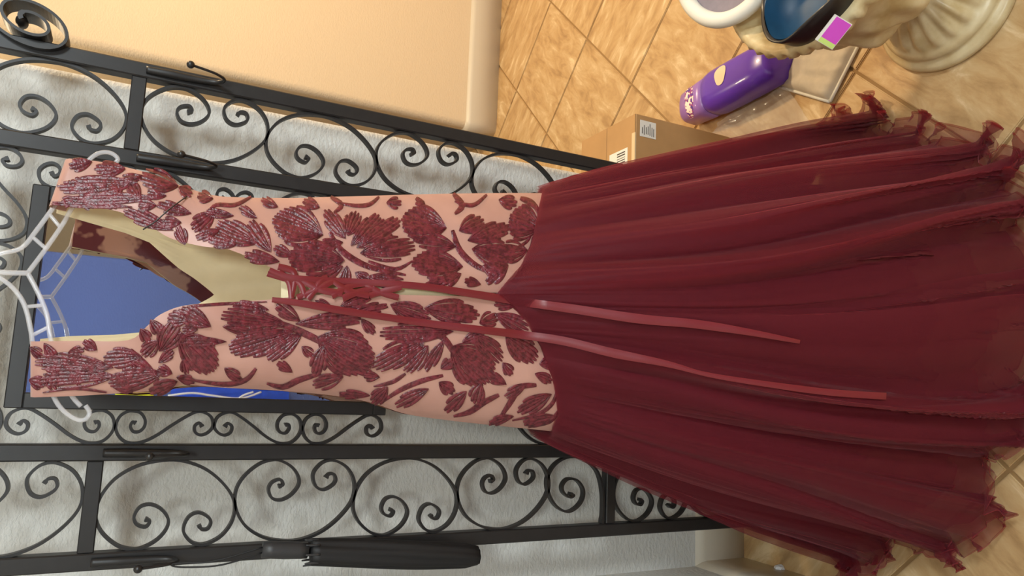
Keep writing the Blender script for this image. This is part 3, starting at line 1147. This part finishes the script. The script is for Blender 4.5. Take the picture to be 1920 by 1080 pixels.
# ------------------------------------------------------------------ cardboard box
bx = empty('cardboard_box', (.62, 1.57, 0), 'brown cardboard box with white shipping labels behind the skirt', 'box')
BX0, BX1, BY0, BY1, BH = .542, .709, 1.45, 1.70, .325
box('carton', (BX0, BY0, 0), (BX1, BY1, BH), M_card, bx, .0015, 1)
box('flap', (BX0 + .001, BY0 + .001, BH), (BX1 - .001, (BY0 + BY1) / 2 - .001, BH + .003), M_card, bx)
box('flap', (BX0 + .001, (BY0 + BY1) / 2 + .001, BH), (BX1 - .001, BY1 - .001, BH + .003), M_card, bx)
box('tape', (BX0 + .01, BY0 - .001, BH + .0002), (BX1 - .05, BY0 + .012, BH + .0040), M_tape, bx)
l1 = box('shipping_label', (.652, BY0 - .0012, BH - .062), (.695, BY0 - .0002, BH - .012), M_paper, bx)
for k in range(7):
    zz = BH - .018 - k * .006
    box('printed_line', (.656 + rnd.uniform(0, .004), BY0 - .0018, zz - .0018), (.676 + rnd.uniform(0, .014), BY0 - .0012, zz), M_ink, l1)
l2 = box('shipping_label', (.56, BY0 + .03, BH + .003), (.628, BY0 + .11, BH + .0037), M_paper, bx)
for k in range(9):
    xx = .566 + k * .0065
    box('printed_line', (xx, BY0 + .04, BH + .0037), (xx + rnd.uniform(.001, .0035), BY0 + .075, BH + .0042), M_ink, l2)

# ------------------------------------------------------------------ urn
UX, UY = .815, .845
M_urn, nt, b = new_mat('antiqued_cream_resin')
n = noise(nt, 16, 5)
r = ramp(nt, n.outputs['Fac'], [(.3, rgb(178, 152, 104)), (.55, rgb(206, 188, 148)), (.8, rgb(222, 208, 172))])
nt.links.new(r.outputs[0], b.inputs['Base Color'])
b.inputs['Roughness'].default_value = .33
bump(nt, b, n.outputs['Fac'], .25, .003)
urn = empty('garden_urn', (UX, UY, 0), 'cream footed urn with leaf relief and fluted foot, right of the skirt hem', 'urn')


def flute(r, z, a):
    if .045 < z < .115: return r * (1 + .075 * math.sin(20 * a) * math.sin((z - .045) / .07 * math.pi))
    return r


lathe('foot', [(.001, 0), (.138, 0), (.142, .006), (.142, .016), (.136, .022), (.128, .024), (.124, .030), (.126, .036), (.118, .043), (.112, .046), (.108, .055),
               (.098, .072), (.082, .09), (.066, .104), (.056, .114), (.052, .122), (.056, .128), (.050, .134)], UX, UY, M_urn, urn, 144, flute)


def leaf(r, z, a):
    if .15 < z < .31:
        k = math.sin((z - .15) / .16 * math.pi)
        return r * (1 + k * (.10 * abs(math.sin(5 * a + 9 * z)) + .05 * math.sin(10 * a - 22 * z) + .035 * math.sin(16 * a + 40 * z)))
    return r


prof = [(.048, .132), (.058, .14), (.075, .15), (.094, .165), (.112, .185), (.127, .21), (.138, .24), (.146, .27), (.152, .30), (.157, .33), (.162, .345), (.158, .35), (.160, .358)]
pr2 = []
for i in range(len(prof) - 1):
    for k in range(3):
        t = k / 3
        pr2.append((prof[i][0] * (1 - t) + prof[i + 1][0] * t, prof[i][1] * (1 - t) + prof[i + 1][1] * t))
pr2.append(prof[-1])
lathe('bowl', pr2, UX, UY, M_urn, urn, 160, leaf)
lathe('rim', [(.158, .355), (.172, .360), (.186, .368), (.198, .380), (.203, .394), (.200, .406), (.190, .410), (.180, .406), (.168, .394), (.150, .37), (.13, .34), (.09, .31), (.001, .30)],
      UX, UY, M_urn, urn, 192, lambda r, z, a: r * (1 + (.022 * math.sin(44 * a) if r > .165 and z < .405 else 0)))

# things heaped in the urn
M_cap = plain('white_cap_band', rgb(226, 222, 210), .6)
M_felt = plain('grey_felt', rgb(132, 122, 130), .8, var=.08, vs=60)
M_red = plain('red_stripe', rgb(200, 72, 46), .5)
M_navy = plain('navy_stripe', rgb(38, 62, 130), .5)
M_teal = plain('dark_teal_lining', rgb(18, 62, 92), .5, var=.2, vs=12)
M_dark = plain('black_coated_fabric', rgb(28, 26, 28), .35, 0, .6)
M_pink = plain('magenta_print', rgb(206, 72, 196), .4)
M_lime = plain('lime_print', rgb(196, 220, 120), .4)

# round white-banded cap lying tilted on the far rim
cc = Vector(tuple(on(1362, -70, 2, .458)))
capo = empty('round_cap', tuple(cc), 'white-banded grey round cap with red, white and blue stripe resting on urn rim', 'cap')
rotm = Matrix.Rotation(math.radians(-14), 3, 'Y') @ Matrix.Rotation(math.radians(10), 3, 'X')


def local(o_c, rot, p): return tuple(o_c + rot @ Vector(p))


seg = 72
RT, rt = .105, .0155


def torus_part(name, a0, a1, mat, minor, n=24):
    closed = abs(a1 - a0) >= 6.28
    P = np.zeros((n + 1, 12, 3))
    for i in range(n + 1):
        a = a0 + (a1 - a0) * i / n
        for j in range(12):
            q = 2 * math.pi * j / 12
            P[i, j] = local(cc, rotm, ((RT + minor * math.cos(q)) * math.cos(a), (RT + minor * math.cos(q)) * math.sin(a), minor * math.sin(q)))
    return grid(name, P, mat, capo, True, closed=True)


torus_part('band', 0, 2 * math.pi, M_cap, rt, 72)
sa = math.radians(262)
torus_part('red_stripe', sa - .075, sa, M_red, rt + .0006, 4)
torus_part('white_stripe', sa, sa + .12, M_paper, rt + .0006, 4)
torus_part('blue_stripe', sa + .12, sa + .23, M_navy, rt + .0006, 4)
P = np.zeros((8, 48, 3))
for i in range(8):
    for j in range(48):
        a = 2 * math.pi * j / 48
        t = i / 7
        P[i, j] = local(cc, rotm, ((RT - .006) * (1 - t * .999) * math.cos(a), (RT - .006) * (1 - t * .999) * math.sin(a), -.004 - .018 * math.sin(t * math.pi / 2)))
grid('crown', P, M_felt, capo, True, closed=True)

# open black pouch with teal lining
pc = Vector(tuple(on(1507, -22, 2, .44)))
po = empty('open_pouch', tuple(pc), 'black pouch with dark teal lining lying open in the urn', 'pouch')
rp = Matrix.Rotation(math.radians(20), 3, 'Z') @ Matrix.Rotation(math.radians(6), 3, 'Y')


def superell(a, rx, ry, e=.75):
    c_, s_ = math.cos(a), math.sin(a)
    return rx * math.copysign(abs(c_) ** e, c_), ry * math.copysign(abs(s_) ** e, s_)


def loft(name, c, rot, prof_, rx, ry, mat, parent, n=56, wob=0):
    P = np.zeros((len(prof_), n, 3))
    for i, (k, z) in enumerate(prof_):
        for j in range(n):
            a = 2 * math.pi * j / n
            x, y = superell(a, rx * k, ry * k)
            zz = z + wob * math.sin(5 * a + i)
            P[i, j] = local(c, rot, (x, y, zz))
    return grid(name, P, mat, parent, True, closed=True)


loft('shell', pc, rp, [(.5, -.085), (.8, -.075), (.95, -.04), (1.0, -.01), (1.03, .004), (1.0, .008), (.95, .002)], .078, .092, M_dark, po, wob=.003)
o = loft('lining', pc, rp, [(.95, .002), (.90, -.02), (.82, -.045), (.5, -.056), (.02, -.058)], .078, .092, M_teal, po)
o['label'] = 'dark teal lining'

# printed card tucked in beside the pouch
kc = Vector(tuple(on(1556, 56, 2, .425)))
ko = empty('printed_card', tuple(kc), 'pink and lime printed card with white edge stuck in the urn', 'card')
rk = Matrix.Rotation(math.radians(34), 3, 'Z') @ Matrix.Rotation(math.radians(-58), 3, 'Y')


def slab(name, c, rot, lo, hi, mat, parent):
    V = [local(c, rot, (x, y, z)) for x in (lo[0], hi[0]) for y in (lo[1], hi[1]) for z in (lo[2], hi[2])]
    F = [(0, 1, 3, 2), (4, 6, 7, 5), (0, 4, 5, 1), (2, 3, 7, 6), (0, 2, 6, 4), (1, 5, 7, 3)]
    return mesh(name, V, F, mat, parent)


slab('sheet', kc, rk, (-.024, -.024, -.0012), (.010, .024, .0012), M_paper, ko)
slab('pink_print', kc, rk, (-.023, -.023, .0012), (.005, .015, .0018), M_pink, ko)
slab('lime_print', kc, rk, (-.023, .015, .0012), (.005, .023, .0018), M_lime, ko)

# ------------------------------------------------------------------ purple bottle lying on the floor
b0 = np.array([.822, 1.585, .050]); b1 = np.array([.836, 1.232, .050])
bo = empty('purple_bottle', (.82, 1.44, 0), 'purple plastic bottle with lilac cap lying on the tiles behind the urn', 'bottle')
ax = (b1 - b0); LB = np.linalg.norm(ax); ax /= LB
sx = np.array([-ax[1], ax[0], 0])
if sx[0] > 0: sx = -sx


def bottle_part(name, stops, mat, n=40):
    P = np.zeros((len(stops), n, 3))
    for i, (t, hw, hh) in enumerate(stops):
        for j in range(n):
            a = 2 * math.pi * j / n
            x, z = superell(a, hw, hh, .72)
            P[i, j] = b0 + ax * LB * t + sx * x + np.array([0, 0, z + (hh - .05) * 1.0])
    return grid(name, P, mat, bo, True, closed=True)


bottle_part('cap', [(-.005, .004, .004), (0, .030, .030), (.01, .040, .038), (.05, .048, .043), (.22, .053, .046), (.31, .054, .047), (.312, .047, .042)], M_lilac)
bottle_part('body', [(.30, .044, .040), (.312, .052, .046), (.34, .056, .049), (.40, .060, .050), (.6, .060, .050), (.8, .058, .050), (.94, .054, .048), (.985, .044, .042), (1.0, .004, .004)], M_purple)
M_logo, nt, b = new_mat('scattered_label_print')
n = noise(nt, 85, 1)
r = ramp(nt, n.outputs['Fac'], [(.44, rgb(86, 60, 150)), (.47, rgb(160, 70, 130)), (.54, rgb(238, 226, 214))])
r.color_ramp.interpolation = 'CONSTANT'
nt.links.new(r.outputs[0], b.inputs['Base Color'])
P = np.zeros((6, 12, 3))
for i in range(6):
    for j in range(12):
        t = .13 + .15 * i / 5
        a = math.radians(25 + 120 * j / 11)
        x, z = superell(a, .0505, .0452, .72)
        P[i, j] = b0 + ax * LB * t + sx * x + np.array([0, 0, z - .003])
o = grid('label', P, M_logo, bo); o['label'] = 'small pale lettering on the lilac cap end'
P = np.zeros((8, 28, 3))
for i in range(8):
    for j in range(28):
        q = 2 * math.pi * j / 28
        k = max(i, .01) / 7
        t = .55 + .06 * k * math.cos(q)
        a = math.radians(103) + .36 * k * math.sin(q)
        x, z = superell(a, .0612, .0512, .72)
        P[i, j] = b0 + ax * LB * t + sx * x + np.array([0, 0, z + .0002])
grid('oval_patch', P, M_oval, bo, True, closed=True)  # pale oval patch on the bottle body

# wooden stick
s0_, s1_ = on(1306, 229, 2, .007), on(1368, 203, 2, .007)
o = tube_mesh('wooden_stick', [s0_, (s0_ + s1_) / 2, s1_], .0065, M_stick, None, 8, 3)
tag(o, 'pale wooden stick lying on the tiles beside the purple bottle', 'stick')

# grey padded packet in plastic
M_pad = plain('grey_padded_plastic', rgb(198, 188, 172), .55, 0, .4, 0, .08, 40)
c4 = [on(1466, 164, 2, .0)[:2], on(1560, 192, 2, 0)[:2], on(1614, 85, 2, 0)[:2], on(1522, 62, 2, 0)[:2]]
pk = empty('padded_packet', (float(np.mean([c[0] for c in c4])), float(np.mean([c[1] for c in c4])), 0), 'grey quilted packet in clear plastic lying in front of the urn', 'packet')
n_ = 22
for nm, zs, mm in (('pad', 1, M_pad), ('underside', 0, M_pad)):
    P = np.zeros((n_, n_, 3))
    for i in range(n_):
        for j in range(n_):
            u, v = i / (n_ - 1), j / (n_ - 1)
            q = (1 - u) * (1 - v) * c4[0] + u * (1 - v) * c4[1] + u * v * c4[2] + (1 - u) * v * c4[3]
            e = min(u, 1 - u, v, 1 - v)
            puff = min(1, e / .10) ** .5
            qu = .003 * abs(math.sin(3 * math.pi * v)) + .0012 * math.sin(17 * u + 5 * v) + .001 * math.sin(29 * v - 8 * u)
            P[i, j] = (q[0], q[1], .004 + zs * (.016 * puff + qu * puff))
    grid(nm, P, mm, pk)
rim_pts = [tuple(c) + (.0065,) for c in c4]
for i in range(4):
    a, c = np.array(rim_pts[i]), np.array(rim_pts[(i + 1) % 4])
    tube_mesh('sealed_edge', [a, (a + c) / 2, c], .0042, M_paper, pk, 6, 2)

# crumpled clear plastic sheet between bottle and skirt
q4 = [on(1325, 250, 2, 0), on(1352, 232, 2, 0), on(1480, 165, 2, 0), on(1560, 190, 2, 0)]
P = np.zeros((24, 12, 3))
rs = np.random.RandomState(4)
ph = rs.rand(6) * 6
for i in range(24):
    for j in range(12):
        u, v = i / 23, j / 11
        a = q4[1] * (1 - u) + q4[2] * u
        c = (q4[0] + np.array([-.03, -.02, 0])) * (1 - u) + (q4[3] + np.array([-.06, .04, 0])) * u
        p = a * (1 - v) + c * v
        P[i, j] = (p[0], p[1], .006 + .005 * math.sin(9 * u + ph[0] + 3 * v) ** 2 + .004 * math.sin(14 * v + 5 * u + ph[1]) ** 2 + .008 * max(0, .12 - v) / .12)
o = grid('plastic_bag', P, M_film, None)
tag(o, 'crumpled clear plastic bag on the tiles between purple bottle and red skirt', 'plastic bag')

# small white scrap by the left baseboard
sp_ = on(1466, 1068, 2, 0)
bm = bmesh.new()
bmesh.ops.create_icosphere(bm, subdivisions=2, radius=.012)
for v in bm.verts:
    v.co = v.co * rnd.uniform(.65, 1.25)
    v.co = Vector((sp_[0] + v.co.x, sp_[1] + v.co.y, max(.001, .009 + v.co.z * .9)))
me = bpy.data.meshes.new('paper_scrap'); bm.to_mesh(me); bm.free()
o = link('paper_scrap', me, M_white)
tag(o, 'small crumpled white scrap on the floor by the left baseboard', 'paper scrap')

# ------------------------------------------------------------------ things seen in the mirror
def reflected(px, py, y):
    """where a thing at depth y stands that shows at this spot of the mirror"""
    m = aty(px, py, YM - .002)
    d = m - CAM
    k = (m[1] - y) / d[1]
    return np.array([m[0] + d[0] * k, y, m[2] + d[2] * k])


YG = YB + .035
g0, g1 = reflected(322, 722, YG), reflected(540, 752, YG)
gar = empty('blue_garment', (float(g0[0]), YG, float(g1[2])), 'royal blue garment with white drawstring, seen at the mirror edge', 'garment')
zt, zb = g0[2], g1[2]
xr_ = g0[0]; xl_ = XL + .03
P = np.zeros((30, 40, 3))
for i in range(30):
    for j in range(40):
        t, s = i / 29, j / 39
        a = 2 * math.pi * s
        cx_, hw = (xl_ + xr_) / 2, (xr_ - xl_) / 2 * (.86 + .14 * math.sin(t * 2.4))
        P[i, j] = (cx_ + hw * math.cos(a) * (1 + .05 * math.sin(6 * a + 5 * t)), YG + .022 * math.sin(a) * (1 + .25 * math.sin(9 * a + 8 * t)), zt + (zb - zt) * t)
grid('cloth', P, M_royal, gar, True, closed=True)
tube_mesh('drawstring', [reflected(315, 742, YG + .03), reflected(360, 737, YG + .034), reflected(400, 742, YG + .034), reflected(450, 747, YG + .034), reflected(490, 735, YG + .034)],
          .005, M_white, gar, 8, 6)
tube_mesh('drawstring', [reflected(442, 753, YG + .036), reflected(455, 742, YG + .036), reflected(475, 735, YG + .036)], .005, M_white, gar, 8, 6)
y0, y1 = reflected(210, 744, YG), reflected(293, 744, YG)
yx = float(y0[0])
P = np.zeros((12, 24, 3))
for i in range(12):
    for j in range(24):
        a = 2 * math.pi * j / 24; t = i / 11
        k = 1 if 0 < i < 11 else .3
        P[i, j] = (yx - .07 + .105 * k * math.cos(a), YG + .016 * math.sin(a) * k, y0[2] + (y1[2] - y0[2]) * t)
o = grid('yellow_cloth', P, M_yellow, None, True, closed=True)
tag(o, 'folded bright yellow cloth, seen at the mirror edge above blue garment', 'cloth')
